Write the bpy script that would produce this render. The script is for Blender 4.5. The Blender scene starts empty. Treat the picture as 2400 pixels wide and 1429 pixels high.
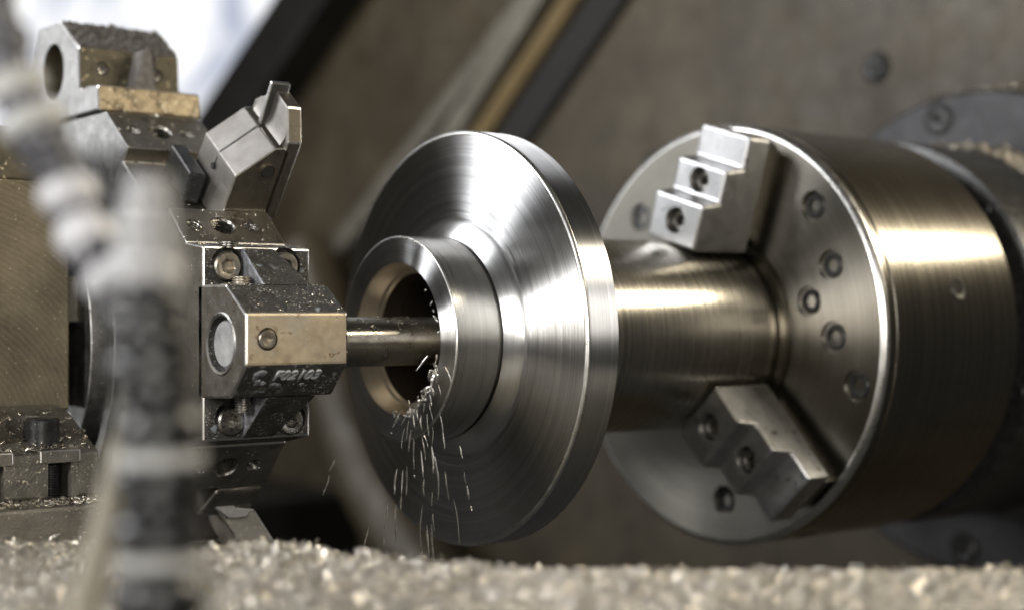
import bpy, bmesh, math, random
import numpy as np
from mathutils import Vector, Matrix
random.seed(7); rng = np.random.default_rng(7)
R = math.radians
S = bpy.context.scene
COL = S.collection

# ------------------------------------------------------------------ camera
YAW, PITCH, FPX = R(52.0276), R(0.2582), 3478.18          # spindle axis is +X, operator side is -Y
CAM = Vector((-.420535, -.585663, .012739))
cd = bpy.data.cameras.new('camera'); cam = bpy.data.objects.new('camera', cd); COL.objects.link(cam)
cd.sensor_width = 36; cd.lens = FPX / 2400 * 36; cd.clip_start = .02; cd.clip_end = 50
cam.location = CAM; cam.rotation_euler = (R(90) + PITCH, 0, YAW - R(90))
cd.dof.use_dof = True; cd.dof.focus_distance = .655; cd.dof.aperture_fstop = 3.9
S.camera = cam
# ------------------------------------------------------------------ world, lamps, exposure
W = bpy.data.worlds.new('World'); S.world = W; W.use_nodes = True
bg = W.node_tree.nodes['Background']; bg.inputs[0].default_value = (.50, .48, .45, 1); bg.inputs[1].default_value = .055
def area(name, loc, target, sx, sy, power, col, along=None):
    l = bpy.data.lights.new(name, 'AREA'); l.shape = 'RECTANGLE'; l.size = sx; l.size_y = sy
    l.energy = power; l.color = col
    o = bpy.data.objects.new(name, l); COL.objects.link(o); o.location = loc
    o.rotation_euler = (Vector(target) - Vector(loc)).to_track_quat('-Z', 'Y').to_euler()
    if along:                                                         # long side parallel to a given direction
        z = (Vector(loc) - Vector(target)).normalized(); x = Vector(along); x = (x - z * x.dot(z)).normalized()
        o.rotation_euler = Matrix((x, z.cross(x), z)).transposed().to_euler()
    return o
area('work_lamp_warm', (.70, -.52, .49), (.10, -.02, 0), .80, .09, 10.0, (1, .89, .69), (1, .12, 0))
area('work_lamp_left', (-1.05, -.24, .26), (-.03, 0, 0), .12, .24, 6.2, (1, .98, .95))
area('work_lamp_rear', (-.66, .58, .72), (-.02, 0, 0), .62, .40, 8.5, (.97, .98, 1))
area('work_lamp_back', (-.70, 1.05, .16), (0, 0, 0), .35, .5, 4.0, (.96, .98, 1))
area('fill_front', (-.62, -1.05, .22), (-.1, .03, -.02), .45, .38, 5.8, (1, .95, .87))  # added fill from the camera side, brightens the dark facets
S.view_settings.view_transform = 'Standard'; S.view_settings.look = 'None'
S.view_settings.exposure = .25; S.view_settings.gamma = 1
S.cycles.use_denoising = True; S.cycles.max_bounces = 6; S.cycles.glossy_bounces = 5
S.cycles.sample_clamp_indirect = 6

# ------------------------------------------------------------------ pixel helpers (photo pixels, 2400 wide)
FW = Vector((math.cos(YAW) * math.cos(PITCH), math.sin(YAW) * math.cos(PITCH), math.sin(PITCH)))
RT = Vector((math.sin(YAW), -math.cos(YAW), 0)); UP = RT.cross(FW)
GF = Vector((math.cos(YAW), math.sin(YAW), 0))
def at(u, v, x=None, y=None, z=None, d=None):
    k = FW + RT * ((u - 1200) / FPX) + UP * ((714.5 - v) / FPX)
    if d is not None: t = d
    elif x is not None: t = (x - CAM.x) / k.x
    elif y is not None: t = (y - CAM.y) / k.y
    else: t = (z - CAM.z) / k.z
    return CAM + k * t

# ------------------------------------------------------------------ materials
class NT:
    def __init__(s, name):
        s.m = bpy.data.materials.new(name); s.m.use_nodes = True; s.t = s.m.node_tree
        s.p = s.t.nodes['Principled BSDF']; s.co = s.n('ShaderNodeTexCoord').outputs['Object']
    def n(s, ty, **kw):
        o = s.t.nodes.new(ty)
        for k, v in kw.items(): setattr(o, k, v)
        return o
    def l(s, a, b): s.t.links.new(a, b)
    def math(s, op, a, b=None, clamp=False):
        o = s.n('ShaderNodeMath', operation=op); o.use_clamp = clamp
        for i, q in enumerate((a, b)):
            if q is None: continue
            if isinstance(q, (int, float)): o.inputs[i].default_value = q
            else: s.l(q, o.inputs[i])
        return o.outputs[0]
    def noise(s, scale, detail=4, rough=.6, vec=None, dist=0):
        o = s.n('ShaderNodeTexNoise'); o.inputs['Scale'].default_value = scale; o.inputs['Detail'].default_value = detail
        o.inputs['Roughness'].default_value = rough; o.inputs['Distortion'].default_value = dist
        s.l(vec or s.co, o.inputs['Vector']); return o.outputs['Fac']
    def ramp(s, fac, stops):
        o = s.n('ShaderNodeValToRGB'); e = o.color_ramp.elements
        while len(e) < len(stops): e.new(.5)
        for q, (p, c) in zip(e, stops):
            q.position = p; q.color = (c, c, c, 1) if isinstance(c, (int, float)) else (*c, 1)
        s.l(fac, o.inputs[0]); return o.outputs[0]
    def mix(s, fac, a, b):
        o = s.n('ShaderNodeMix', data_type='RGBA')
        for i, q in ((0, fac), (6, a), (7, b)):
            if isinstance(q, (int, float)): o.inputs[i].default_value = q
            elif isinstance(q, tuple): o.inputs[i].default_value = (*q, 1)
            else: s.l(q, o.inputs[i])
        return o.outputs[2]
    def scaled(s, v):
        o = s.n('ShaderNodeMapping'); o.inputs['Scale'].default_value = v; s.l(s.co, o.inputs[0]); return o.outputs[0]
    def bump(s, h, strength, dist=.001, prev=None):
        o = s.n('ShaderNodeBump'); o.inputs['Strength'].default_value = strength; o.inputs['Distance'].default_value = dist
        s.l(h, o.inputs['Height'])
        if prev: s.l(prev, o.inputs['Normal'])
        return o.outputs[0]
def rough_mat(name, c1, c2, metal, r1, r2, scale=60, bumps=((900, .3, .0004),), spots=None, stain=None):
    """mottled surface: colour between c1 and c2, roughness r1..r2, relief, specks with a shape of their own"""
    k = NT(name); f = k.noise(scale, 5, .65)
    c = k.ramp(f, [(.3, c1), (.7, c2)])
    if stain:
        sc, lo, hi, colr = stain
        c = k.mix(k.ramp(k.noise(sc, 4, .6, dist=.6), [(lo, 0), (hi, 1)]), c, colr)
    rr = k.ramp(k.noise(scale * 2.3, 4), [(.3, r1), (.7, r2)])
    if spots:
        for sc, lo, hi, colr in spots:
            c = k.mix(k.math('MULTIPLY', k.ramp(k.noise(sc, 2, .5), [(lo - .03, 0), (hi - .03, 1)]), k.ramp(k.noise(sc * .11 + 20, 3, .6), [(.42, 0), (.60, 1)])), c, colr)
    k.l(c, k.p.inputs['Base Color']); k.l(rr, k.p.inputs['Roughness'])
    k.p.inputs['Metallic'].default_value = metal
    nb = None
    for sc, st, di in bumps: nb = k.bump(k.noise(sc, 4, .6), st, di, nb)
    if nb: k.l(nb, k.p.inputs['Normal'])
    return k.m
def turned_mat(name, c1, c2, r1, r2, aniso=.8, fine=5200, bump=.25, metal=1, coarse=420, glossy=0):
    """lathe-turned metal: rings that follow radius on faces and length on cylinders"""
    k = NT(name); sx = k.n('ShaderNodeSeparateXYZ'); k.l(k.co, sx.inputs[0])
    rad = k.math('SQRT', k.math('ADD', k.math('MULTIPLY', sx.outputs[1], sx.outputs[1]), k.math('MULTIPLY', sx.outputs[2], sx.outputs[2])))
    cb = k.n('ShaderNodeCombineXYZ'); k.l(sx.outputs[0], cb.inputs[0]); k.l(rad, cb.inputs[1]); v = cb.outputs[0]
    a = k.noise(coarse, 3, .6, v); b = k.noise(fine, 3, .7, v); g = k.noise(45, 4, .6)
    c = k.ramp(k.math('ADD', k.math('MULTIPLY', a, .55), k.math('MULTIPLY', b, .45)), [(.32, c1), (.68, c2)])
    c = k.mix(k.ramp(g, [(.45, 0), (.85, .3)]), c, tuple(x * .6 for x in c1))
    k.l(c, k.p.inputs['Base Color'])
    k.l(k.ramp(k.math('ADD', k.math('MULTIPLY', a, .6), k.math('MULTIPLY', b, .4)), [(.3, r1), (.7, r2)]), k.p.inputs['Roughness'])
    k.p.inputs['Metallic'].default_value = metal
    k.p.inputs['Anisotropic'].default_value = aniso; k.p.inputs['Anisotropic Rotation'].default_value = .25
    t = k.n('ShaderNodeTangent', direction_type='RADIAL', axis='X'); k.l(t.outputs[0], k.p.inputs['Tangent'])
    nb = k.bump(b, bump, .00005, k.bump(a, bump * .5, .00012)); k.l(nb, k.p.inputs['Normal'])
    if glossy:                                                        # stronger ring anisotropy than the principled shader allows
        g_ = k.n('ShaderNodeBsdfAnisotropic'); k.l(c, g_.inputs['Color']); k.l(k.p.inputs['Roughness'].links[0].from_socket, g_.inputs['Roughness'])
        g_.inputs['Anisotropy'].default_value = glossy; k.l(t.outputs[0], g_.inputs['Tangent']); k.l(nb, g_.inputs['Normal'])
        k.l(g_.outputs[0], k.t.nodes['Material Output'].inputs[0])
    return k.m
def plain(name, c, rough, metal=0, bumps=None):
    return rough_mat(name, tuple(x * .85 for x in c), c, metal, rough * .85, min(1, rough * 1.15), 90, bumps or ((1500, .12, .0003),))
M = {}
M['turned'] = turned_mat('turned steel', (.46, .46, .47), (.92, .92, .92), .33, .47, 1.0, 1100, .4, 1, 300, .76)
M['collar'] = turned_mat('turned steel bright', (.66, .66, .66), (.84, .84, .83), .26, .36, .9, 1800, .2)
M['turned_hub'] = turned_mat('turned steel satin', (.40, .39, .37), (.52, .51, .48), .25, .33, .6, 5000, .15)
M['turned_bore'] = turned_mat('bored steel', (.70, .62, .50), (.90, .82, .69), .36, .48, .6, 1500, .2)
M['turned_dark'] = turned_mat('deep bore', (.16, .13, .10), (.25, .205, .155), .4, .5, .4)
M['stem'] = turned_mat('turned shaft', (.34, .32, .28), (.58, .55, .48), .22, .30, .6, 2600, .45)
M['chuck'] = turned_mat('chuck steel', (.20, .185, .155), (.27, .25, .21), .22, .30, .6, 1800, .15)
M['chuck_face'] = turned_mat('chuck face steel', (.19, .178, .152), (.30, .283, .248), .36, .48, .95, 900, .4)
M['bright'] = plain('bright edge steel', (.78, .77, .74), .30, 1)
M['jaw'] = rough_mat('jaw steel', (.38, .38, .385), (.54, .54, .54), 1, .34, .48, 50, ((1600, .2, .0003), (200, .15, .0006)), spots=((300, .66, .71, (.16, .15, .14)),))
M['machined'] = rough_mat('machined grey steel', (.17, .166, .16), (.27, .265, .26), 1, .38, .55, 70, ((1800, .2, .0003), (260, .15, .0006)),
                          spots=((420, .66, .70, (.12, .11, .10)), (900, .70, .73, (.8, .78, .7))))
M['turret'] = rough_mat('oiled turret steel', (.20, .185, .16), (.32, .30, .265), 1, .34, .5, 55, ((1500, .25, .0004),),
                        spots=((520, .70, .735, (.72, .66, .52)), (180, .62, .8, (.10, .09, .075))))
M['tool'] = rough_mat('brown tool steel', (.095, .084, .068), (.17, .152, .128), .9, .36, .5, 60, ((1500, .2, .0003),), spots=((900, .72, .75, (.6, .56, .46)),))
M['tool_face'] = rough_mat('satin tool steel', (.18, .168, .155), (.26, .247, .23), .9, .42, .56, 80, ((1500, .2, .0003),))
M['shank'] = rough_mat('pale shank steel', (.34, .32, .28), (.48, .455, .41), .6, .4, .55, 80, ((1500, .2, .0003),), spots=((500, .68, .72, (.85, .8, .66)),))
M['cast'] = rough_mat('black cast iron', (.018, .017, .015), (.045, .042, .037), .25, .32, .5, 160, ((1500, .8, .0009), (420, .45, .0009)),
                      spots=((1100, .64, .69, (.42, .41, .38)), (230, .66, .74, (.28, .31, .34))))
M['cast_rib'] = rough_mat('scuffed cast rib', (.10, .105, .115), (.36, .37, .40), .6, .35, .55, 260, ((900, .8, .001),))
M['letter'] = rough_mat('worn raised lettering', (.30, .31, .33), (.52, .53, .55), .5, .4, .55, 300, ((1200, .4, .0005),))
M['gold'] = rough_mat('worn tan steel', (.44, .36, .25), (.60, .51, .385), .75, .40, .52, 120, ((2200, .25, .0003),),
                      spots=((340, .66, .70, (.22, .15, .09)), (800, .70, .74, (.75, .72, .62))), stain=(40, .5, .75, (.40, .38, .34)))
M['gold_dirty'] = rough_mat('dirty tan steel', (.24, .19, .115), (.46, .38, .255), .5, .45, .65, 160, ((900, .4, .0006),),
                            stain=(110, .48, .64, (.13, .10, .062)), spots=((260, .60, .68, (.09, .07, .045)), (700, .68, .72, (.8, .75, .62))))
M['rust_face'] = rough_mat('oily brown steel', (.040, .034, .021), (.095, .080, .050), .4, .4, .6, 160, ((900, .5, .0007),), spots=((420, .66, .72, (.38, .33, .22)),))
M['dust'] = rough_mat('chip dust', (.10, .092, .085), (.22, .205, .19), .2, .6, .9, 420, ((700, 1, .0016), (2500, .8, .0006)))
M['bar'] = None
k = NT('milled brown steel')                                          # turret housing: face-milled arcs
mp = k.n('ShaderNodeMapping'); mp.inputs['Location'].default_value = (.222, 0, .050); k.l(k.co, mp.inputs[0])
wv = k.n('ShaderNodeTexWave', wave_type='RINGS', rings_direction='Y', wave_profile='SAW'); wv.inputs['Scale'].default_value = 120
wv.inputs['Distortion'].default_value = 3.2; wv.inputs['Detail'].default_value = 3; wv.inputs['Detail Scale'].default_value = 2.0
k.l(mp.outputs[0], wv.inputs[0])
c = k.ramp(k.noise(30, 5, .7), [(.32, (.12, .10, .07)), (.7, (.28, .24, .165))])
c = k.mix(k.ramp(wv.outputs['Fac'], [(.2, 0), (.9, .22)]), c, (.40, .35, .26))
c = k.mix(k.ramp(k.noise(700, 2, .5), [(.70, 0), (.735, 1)]), c, (.8, .74, .58))
k.l(c, k.p.inputs['Base Color']); k.p.inputs['Metallic'].default_value = .8; k.p.inputs['Roughness'].default_value = .45
k.l(k.bump(k.noise(1200, 3), .3, .0004, k.bump(wv.outputs['Fac'], .22, .0005)), k.p.inputs['Normal']); M['milled'] = k.m
M['base'] = rough_mat('oily dark casting', (.13, .12, .10), (.24, .225, .195), .7, .35, .55, 80, ((1200, .5, .0006), (300, .3, .0008)),
                      spots=((800, .66, .70, (.7, .64, .5)),))
M['black_steel'] = rough_mat('black oxide steel', (.025, .025, .025), (.06, .06, .06), .6, .25, .38, 120, ((1600, .2, .0003),), spots=((1100, .72, .75, (.7, .68, .6)),))
M['screw'] = rough_mat('screw steel', (.34, .31, .26), (.52, .48, .41), 1, .28, .42, 300, ((2000, .3, .0003),))
M['screw_oily'] = rough_mat('oily screw steel', (.20, .19, .175), (.34, .33, .31), 1, .2, .34, 300, ((2000, .3, .0003),))
M['dark'] = plain('dark recess', (.012, .011, .010), .6)  # near-black colour stands in for shade inside small holes and slits
M['plug'] = rough_mat('pale zinc plug', (.42, .44, .47), (.66, .68, .70), .7, .4, .6, 130, ((900, .3, .0004),), spots=((160, .60, .7, (.32, .32, .33)),))
M['carbide'] = plain('carbide insert', (.12, .12, .12), .35, .8)
M['insert_pale'] = rough_mat('coated insert', (.45, .45, .43), (.65, .65, .63), .8, .35, .5, 300)
k = NT('oiled boring bar')
c = k.ramp(k.noise(60, 4), [(.35, (.30, .28, .24)), (.7, (.44, .415, .36))])
c = k.mix(k.ramp(k.noise(1100, 2, .5), [(.68, 0), (.72, 1)]), c, (.85, .8, .65))
k.l(c, k.p.inputs['Base Color']); k.p.inputs['Metallic'].default_value = 1
k.l(k.ramp(k.noise(120, 4), [(.35, .26), (.7, .36)]), k.p.inputs['Roughness']); k.p.inputs['Anisotropic'].default_value = .95; k.p.inputs['Anisotropic Rotation'].default_value = .25
tg = k.n('ShaderNodeTangent', direction_type='RADIAL', axis='X'); k.l(tg.outputs[0], k.p.inputs['Tangent']); k.l(k.bump(k.noise(900, 3), .25, .0003), k.p.inputs['Normal'])
M['bar'] = k.m
M['wall'] = rough_mat('oily brown sheet steel', (.029, .021, .011), (.100, .079, .047), .1, .40, .62, 14, ((60, .2, .002),), stain=(5, .42, .70, (.036, .026, .014)))
M['wall'].node_tree.nodes['Noise Texture'].inputs['Detail'].default_value = 10; M['wall'].node_tree.nodes['Noise Texture'].inputs['Roughness'].default_value = .78
M['wall_dark'] = rough_mat('dark painted steel', (.010, .009, .008), (.022, .020, .017), .2, .4, .6, 12, ((60, .2, .002),))
M['rail'] = rough_mat('grey steel rail', (.16, .145, .115), (.26, .24, .195), .5, .35, .5, 25, ((200, .2, .001),))
M['rail_brown'] = rough_mat('rusty brown rail', (.13, .088, .035), (.21, .150, .068), .4, .4, .6, 25, ((200, .2, .001),))
M['rubber'] = plain('black rubber', (.010, .008, .006), .7)
M['nose'] = rough_mat('blued grey steel', (.026, .026, .028), (.052, .051, .053), .4, .36, .52, 40, ((700, .3, .0006),))
M['hose_white'] = plain('pale hose plastic', (.52, .52, .55), .3)
M['hose_black'] = plain('black hose plastic', (.011, .011, .012), .3)
M['hose_grey'] = plain('grey hose plastic', (.075, .075, .085), .35)
M['hose_pale'] = plain('grey nozzle plastic', (.36, .36, .37), .3)
M['hose_ring'] = plain('light grey ring', (.42, .42, .41), .35)
M['tube'] = plain('beige tube', (.30, .275, .22), .4)
M['chip'] = rough_mat('bright metal chips', (.55, .50, .41), (.85, .80, .70), 1, .18, .36, 500, ((2500, .3, .0004),))
M['chip_silver'] = rough_mat('fresh metal chips', (.82, .80, .76), (.93, .92, .89), 1, .22, .38, 800, ((2500, .3, .0004),))
M['chip_heap'] = rough_mat('heaped metal chips', (.55, .50, .41), (.86, .81, .71), 1, .22, .42, 500, ((2500, .3, .0004),))
M['chip_dull'] = rough_mat('dull metal chips', (.13, .12, .10), (.46, .43, .375), 1, .28, .5, 900, ((2500, .3, .0004),))
M['chip_glint'] = rough_mat('glinting metal chips', (.74, .71, .64), (.94, .91, .85), 1, .07, .20, 500, ((2500, .2, .0004),))
M['tray'] = rough_mat('worn tray steel', (.36, .345, .31), (.60, .575, .52), .6, .35, .6, 160, ((500, .8, .001), (160, .5, .003)))
k = NT('lit hazy window'); em = k.n('ShaderNodeEmission')
c = k.ramp(k.noise(3.4, 4, .55, k.scaled((1, 1, 1.3)), .5), [(.40, (.40, .43, .52)), (.60, (1, 1, 1))])
k.l(c, em.inputs[0]); em.inputs[1].default_value = 1.08
k.l(em.outputs[0], k.t.nodes['Material Output'].inputs[0]); M['window'] = k.m

# ------------------------------------------------------------------ mesh helpers
def thing(name, label, cat, loc=(0, 0, 0), group=None):
    o = bpy.data.objects.new(name, None); COL.objects.link(o); o.location = loc; o.empty_display_size = .01
    tag(o, label, cat, group); return o
def tag(o, label, cat=None, group=None, kind=None):
    if label: o['label'] = label
    if cat: o['category'] = cat
    if group: o['group'] = group
    if kind: o['kind'] = kind
    return o
def world_loc(o):
    v = Vector(o.location)
    return v if not o.parent else v + (world_loc(o.parent) if o.type == 'EMPTY' else Vector())
def mk(name, bm, mats, parent=None, smooth=None, label=None):
    """bm in world coordinates -> ONE mesh object"""
    bmesh.ops.recalc_face_normals(bm, faces=bm.faces)
    me = bpy.data.meshes.new(name); bm.to_mesh(me); bm.free()
    for m in (mats if isinstance(mats, (list, tuple)) else [mats]): me.materials.append(M[m])
    if smooth is not None:
        me.polygons.foreach_set('use_smooth', [True] * len(me.polygons)); me.set_sharp_from_angle(angle=R(smooth))
    o = bpy.data.objects.new(name, me); COL.objects.link(o)
    adopt(o, parent)
    if label: o['label'] = label
    return o
def adopt(o, parent):
    if parent:
        o.parent = parent; root = parent
        while root.parent: root = root.parent
        o.matrix_parent_inverse = Matrix.Translation(-Vector(root.location)) if parent is root else Matrix()
def lathe(profile, n=128, c=(0, 0), bm=None, phase=0):
    """(x, r) profile round an axis parallel to X through (y, z) = c"""
    bm = bm or bmesh.new(); rings = []
    for x, r in profile:
        if r < 1e-7: rings.append([bm.verts.new((x, c[0], c[1]))])
        else: rings.append([bm.verts.new((x, c[0] - r * math.cos(phase + 2 * math.pi * i / n), c[1] + r * math.sin(phase + 2 * math.pi * i / n))) for i in range(n)])
    for a, b in zip(rings, rings[1:]):
        for i in range(n):
            j = (i + 1) % n
            q = [a[i % len(a)], a[j % len(a)], b[j % len(b)], b[i % len(b)]]
            q = list(dict.fromkeys(q))
            if len(q) > 2: bm.faces.new(q)
    return bm
def axis_matrix(loc, axis):
    return Matrix.Translation(Vector(loc)) @ Vector(axis).normalized().to_track_quat('X', 'Z').to_matrix().to_4x4()
def lathe_at(profile, loc, axis, n=32, bm=None):
    b = lathe(profile, n); bmesh.ops.transform(b, matrix=axis_matrix(loc, axis), verts=b.verts)
    if bm is None: return b
    me = bpy.data.meshes.new('t'); b.to_mesh(me); b.free(); bm.from_mesh(me); bpy.data.meshes.remove(me); return bm
def merge(bm, b):
    me = bpy.data.meshes.new('t'); b.to_mesh(me); b.free(); bm.from_mesh(me); bpy.data.meshes.remove(me); return bm
def bevel(bm, w, seg=2, mat=None):
    es = [e for e in bm.edges if len(e.link_faces) == 2 and e.calc_face_angle(0) > R(15)]
    r = bmesh.ops.bevel(bm, geom=es, offset=w, segments=seg, profile=.5, affect='EDGES', clamp_overlap=True)
    if mat is not None:
        for f in r['faces']: f.material_index = mat
    return bm
def prism(poly, a0, a1, plane='yz', bev=0, mat=None, seg=2):
    """extrude a polygon: plane yz along X, xz along Y, xy along Z"""
    bm = bmesh.new()
    def P(p, a): return (a, p[0], p[1]) if plane == 'yz' else ((p[0], a, p[1]) if plane == 'xz' else (p[0], p[1], a))
    A = [bm.verts.new(P(p, a0)) for p in poly]; B = [bm.verts.new(P(p, a1)) for p in poly]
    bm.faces.new(A); bm.faces.new(B[::-1]); n = len(poly)
    for i in range(n): bm.faces.new([A[i], B[i], B[(i + 1) % n], A[(i + 1) % n]])
    bmesh.ops.recalc_face_normals(bm, faces=bm.faces)
    if bev: bevel(bm, bev, seg, mat)
    return bm
def box(x0, x1, y0, y1, z0, z1, bev=0, mat=None): return prism([(y0, z0), (y1, z0), (y1, z1), (y0, z1)], x0, x1, 'yz', bev, mat)
def frame_solid(pts, O, ex, ey, ez, h0, h1, bev=0, mat=None):
    """polygon pts in (ex, ey), extruded h0..h1 along ez"""
    bm = prism(pts, h0, h1, 'xy', bev, mat)
    m = Matrix((ex, ey, ez)).transposed().to_4x4(); m.translation = O
    bmesh.ops.transform(bm, matrix=m, verts=bm.verts); return bm
def paint(o, rule):
    """give faces a material slot by rule(centre, normal) -> index or None"""
    for p in o.data.polygons:
        i = rule(p.center, p.normal, p)
        if i is not None: p.material_index = i
def cut(o, cutter_bm):
    me = bpy.data.meshes.new('cutter'); bmesh.ops.recalc_face_normals(cutter_bm, faces=cutter_bm.faces); cutter_bm.to_mesh(me); cutter_bm.free()
    c = bpy.data.objects.new('cutter', me); COL.objects.link(c)
    md = o.modifiers.new('cut', 'BOOLEAN'); md.operation = 'DIFFERENCE'; md.object = c; md.solver = 'EXACT'
    c.hide_render = True
    dg = bpy.context.evaluated_depsgraph_get(); dg.update()
    new = bpy.data.meshes.new_from_object(o.evaluated_get(dg)); assert len(new.polygons) > 3, o.name; o.modifiers.clear(); old = o.data; o.data = new
    bpy.data.objects.remove(c); bpy.data.meshes.remove(me); bpy.data.meshes.remove(old); return o
def cyl(loc, axis, r, x0, x1, n=40, bm=None): return lathe_at([(x0, 0), (x0, r), (x1, r), (x1, 0)], loc, axis, n, bm)
def cap_screw(parent, loc, axis, r, h, mat='screw', spin=0, name='cap_screw'):
    """socket head screw: head with chamfer, hexagon socket; axis points out of the head"""
    bm = bmesh.new(); n = 36; hx = r * .52
    def hexr(a): a = (a + spin) % (math.pi / 3) - math.pi / 6; return hx * math.cos(math.pi / 6) / math.cos(a)
    rings = []
    for x, f in ((-h, lambda a: r), (-r * .12, lambda a: r), (0, lambda a: r * .88), (0, lambda a: r * .70), (-r * .03, lambda a: hexr(a) * 1.10), (-r * .10, hexr), (-r * .75, hexr)):
        rings.append([bm.verts.new((x, f(2 * math.pi * i / n) * math.cos(2 * math.pi * i / n), f(2 * math.pi * i / n) * math.sin(2 * math.pi * i / n))) for i in range(n)])
    for a, b in zip(rings, rings[1:]):
        for i in range(n): bm.faces.new([a[i], a[(i + 1) % n], b[(i + 1) % n], b[i]])
    bm.faces.new(rings[-1])
    bmesh.ops.transform(bm, matrix=axis_matrix(loc, axis), verts=bm.verts)
    return mk(name, bm, mat, parent, 30)
def thread_profile(r, length, pitch, depth, x0=0):
    p = []; k = int(length / pitch)
    for i in range(k):
        a = x0 + i * pitch; p += [(a, r - depth), (a + pitch * .3, r), (a + pitch * .6, r), (a + pitch * .9, r - depth)]
    return p
def stud(parent, loc, axis, r, length, mat='screw', name='threaded_stud', pitch=.0011):
    pr = [(0, 0)] + thread_profile(r, length, pitch, r * .13); pr.append((pr[-1][0], 0))
    return mk(name, lathe_at(pr, loc, axis, 32), mat, parent, 50)
def threaded_hole(parent, loc, axis, r, depth, mat='screw_oily'):
    """thread lining and floor inside a bored hole"""
    pr = [(.00005, r * .995), (-.0008, r * .93)]
    for x, q in thread_profile(r * .95, depth - .002, .0012, -r * .10): pr.append((-.001 - x, q * .9))
    pr += [(-depth + .0008, r * .85), (-depth + .0008, 0)]
    return mk('thread', lathe_at(pr, loc, axis, 36), mat, parent, 50)
def tube_bm(pts, radii, n=10, bm=None, cap=True):
    bm = bm or bmesh.new(); rings = []; N = len(pts)
    pts = [Vector(p) for p in pts]
    for i, p in enumerate(pts):
        t = (pts[min(i + 1, N - 1)] - pts[max(i - 1, 0)]).normalized()
        a = t.orthogonal().normalized() if i == 0 else (prev - t * prev.dot(t)).normalized()
        prev = a; b = t.cross(a)
        rings.append([bm.verts.new(p + (a * math.cos(2 * math.pi * j / n) + b * math.sin(2 * math.pi * j / n)) * radii[i]) for j in range(n)])
    for a, b in zip(rings, rings[1:]):
        for j in range(n): bm.faces.new([a[j], a[(j + 1) % n], b[(j + 1) % n], b[j]])
    if cap: bm.faces.new(rings[0][::-1]); bm.faces.new(rings[-1])
    return bm
def flakes(name, P, N, size, mat, label, cat='chips', parent=None, aspect=(.25, .7), lift=.35):
    """small curled chips lying at points P with normals N: one uncountable mass"""
    n = len(P); P = np.asarray(P, float); N = np.asarray(N, float)
    L = size * rng.lognormal(0, .45, n); Wd = L * rng.uniform(*aspect, n); cu = rng.uniform(-.35, .6, n)
    t = rng.normal(size=(n, 3)); t -= N * (t * N).sum(1, keepdims=True); t += N * rng.normal(0, lift, (n, 1)); t /= np.linalg.norm(t, axis=1, keepdims=True)
    b = np.cross(N, t); b /= np.linalg.norm(b, axis=1, keepdims=True) + 1e-9
    m = np.cross(t, b); tw = rng.normal(0, .5, (n, 1)); b = b * np.cos(tw) + m * np.sin(tw); m = np.cross(t, b)
    th = np.maximum(L * .06, .00008)
    V = []
    for s, h in ((-.5, 0), (0, 1), (.5, 0)):
        for w in (-.5, .5):
            for q in (0, 1):
                V.append(P + t * (L * s)[:, None] + b * (Wd * w * (1 if s == 0 else .7))[:, None] + m * (L * cu * h * .6 + th * q)[:, None] + N * (L * .18)[:, None])
    V = np.stack(V, 1).reshape(-1, 3)
    f = np.array([[1, 3, 7, 5], [5, 7, 11, 9], [0, 4, 6, 2], [4, 8, 10, 6], [0, 1, 5, 4], [4, 5, 9, 8], [2, 6, 7, 3], [6, 10, 11, 7]])
    F = (f[None] + (np.arange(n) * 12)[:, None, None]).reshape(-1)
    me = bpy.data.meshes.new(name); me.vertices.add(len(V)); me.vertices.foreach_set('co', V.reshape(-1))
    me.loops.add(len(F)); me.loops.foreach_set('vertex_index', F)
    k = len(F) // 4; me.polygons.add(k); me.polygons.foreach_set('loop_start', np.arange(k) * 4); me.polygons.foreach_set('loop_total', np.full(k, 4))
    me.update(); me.validate(); me.materials.append(M[mat])
    o = bpy.data.objects.new(name, me); COL.objects.link(o)
    if parent: adopt(o, parent); o['kind'] = 'stuff'; o['label'] = label
    else: tag(o, label, cat, kind='stuff')
    return o
def on_quad(a, b, c, n, bias=None):
    """n random points on the parallelogram a, a->b, a->c, with its normal"""
    a, b, c = (np.array(q, float) for q in (a, b, c)); u = rng.random((n, 1)); v = rng.random((n, 1))
    if bias: v = v ** bias
    nn = np.cross(b - a, c - a); nn /= np.linalg.norm(nn)
    return a + (b - a) * u + (c - a) * v, np.repeat(nn[None], n, 0)

# ================================================================== THE SETTING
XW = .45                                                              # headstock wall, faces -X
wall = mk('headstock_wall', prism([(-.19, -.6), (1.55, -.6), (1.55, -.006), (.6965, .485), (.5, .8), (-.19, .8)], XW, XW + .02), 'wall'); wall['kind'] = 'structure'
for (u, v, rr) in ((2055, 160, .0075), (1530, 390, .0075)):
    p = at(u, v, x=XW)
    mk('bolt_dark_disc', cyl((XW, p.y, p.z), (-1, 0, 0), .0118, -.001, .0009, 32), 'rubber', wall)  # flat black disc, its colour stands in for a shaded recess
    cap_screw(wall, (XW - .004, p.y, p.z), (-1, 0, 0), rr, .0035, 'black_steel', name='wall_bolt')
def strip(parent, name, u0, u1, w0, w1, x0, x1, mat, v0=-60, v1=600):
    """bar on the wall that runs through photo columns u0..u1 at the top edge and w0..w1 at row 294"""
    def q(a, b, v): p = at(a + (b - a) * v / 294, v, x=XW); return (p.y, p.z)
    poly = [q(u0, w0, v0), q(u1, w1, v0), q(u1, w1, v1), q(u0, w0, v1)]
    return mk(name, prism(poly, x0, x1, 'yz', .002), mat, parent)
rail = thing('slideway_rail', 'diagonal grey and rusty brown slideway rail behind the spinning disc', 'rail', at(1190, 294, x=XW))
strip(rail, 'back_strip', 1225, 1262, 1000, 1042, XW - .010, XW - .0005, 'rail')
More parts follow.
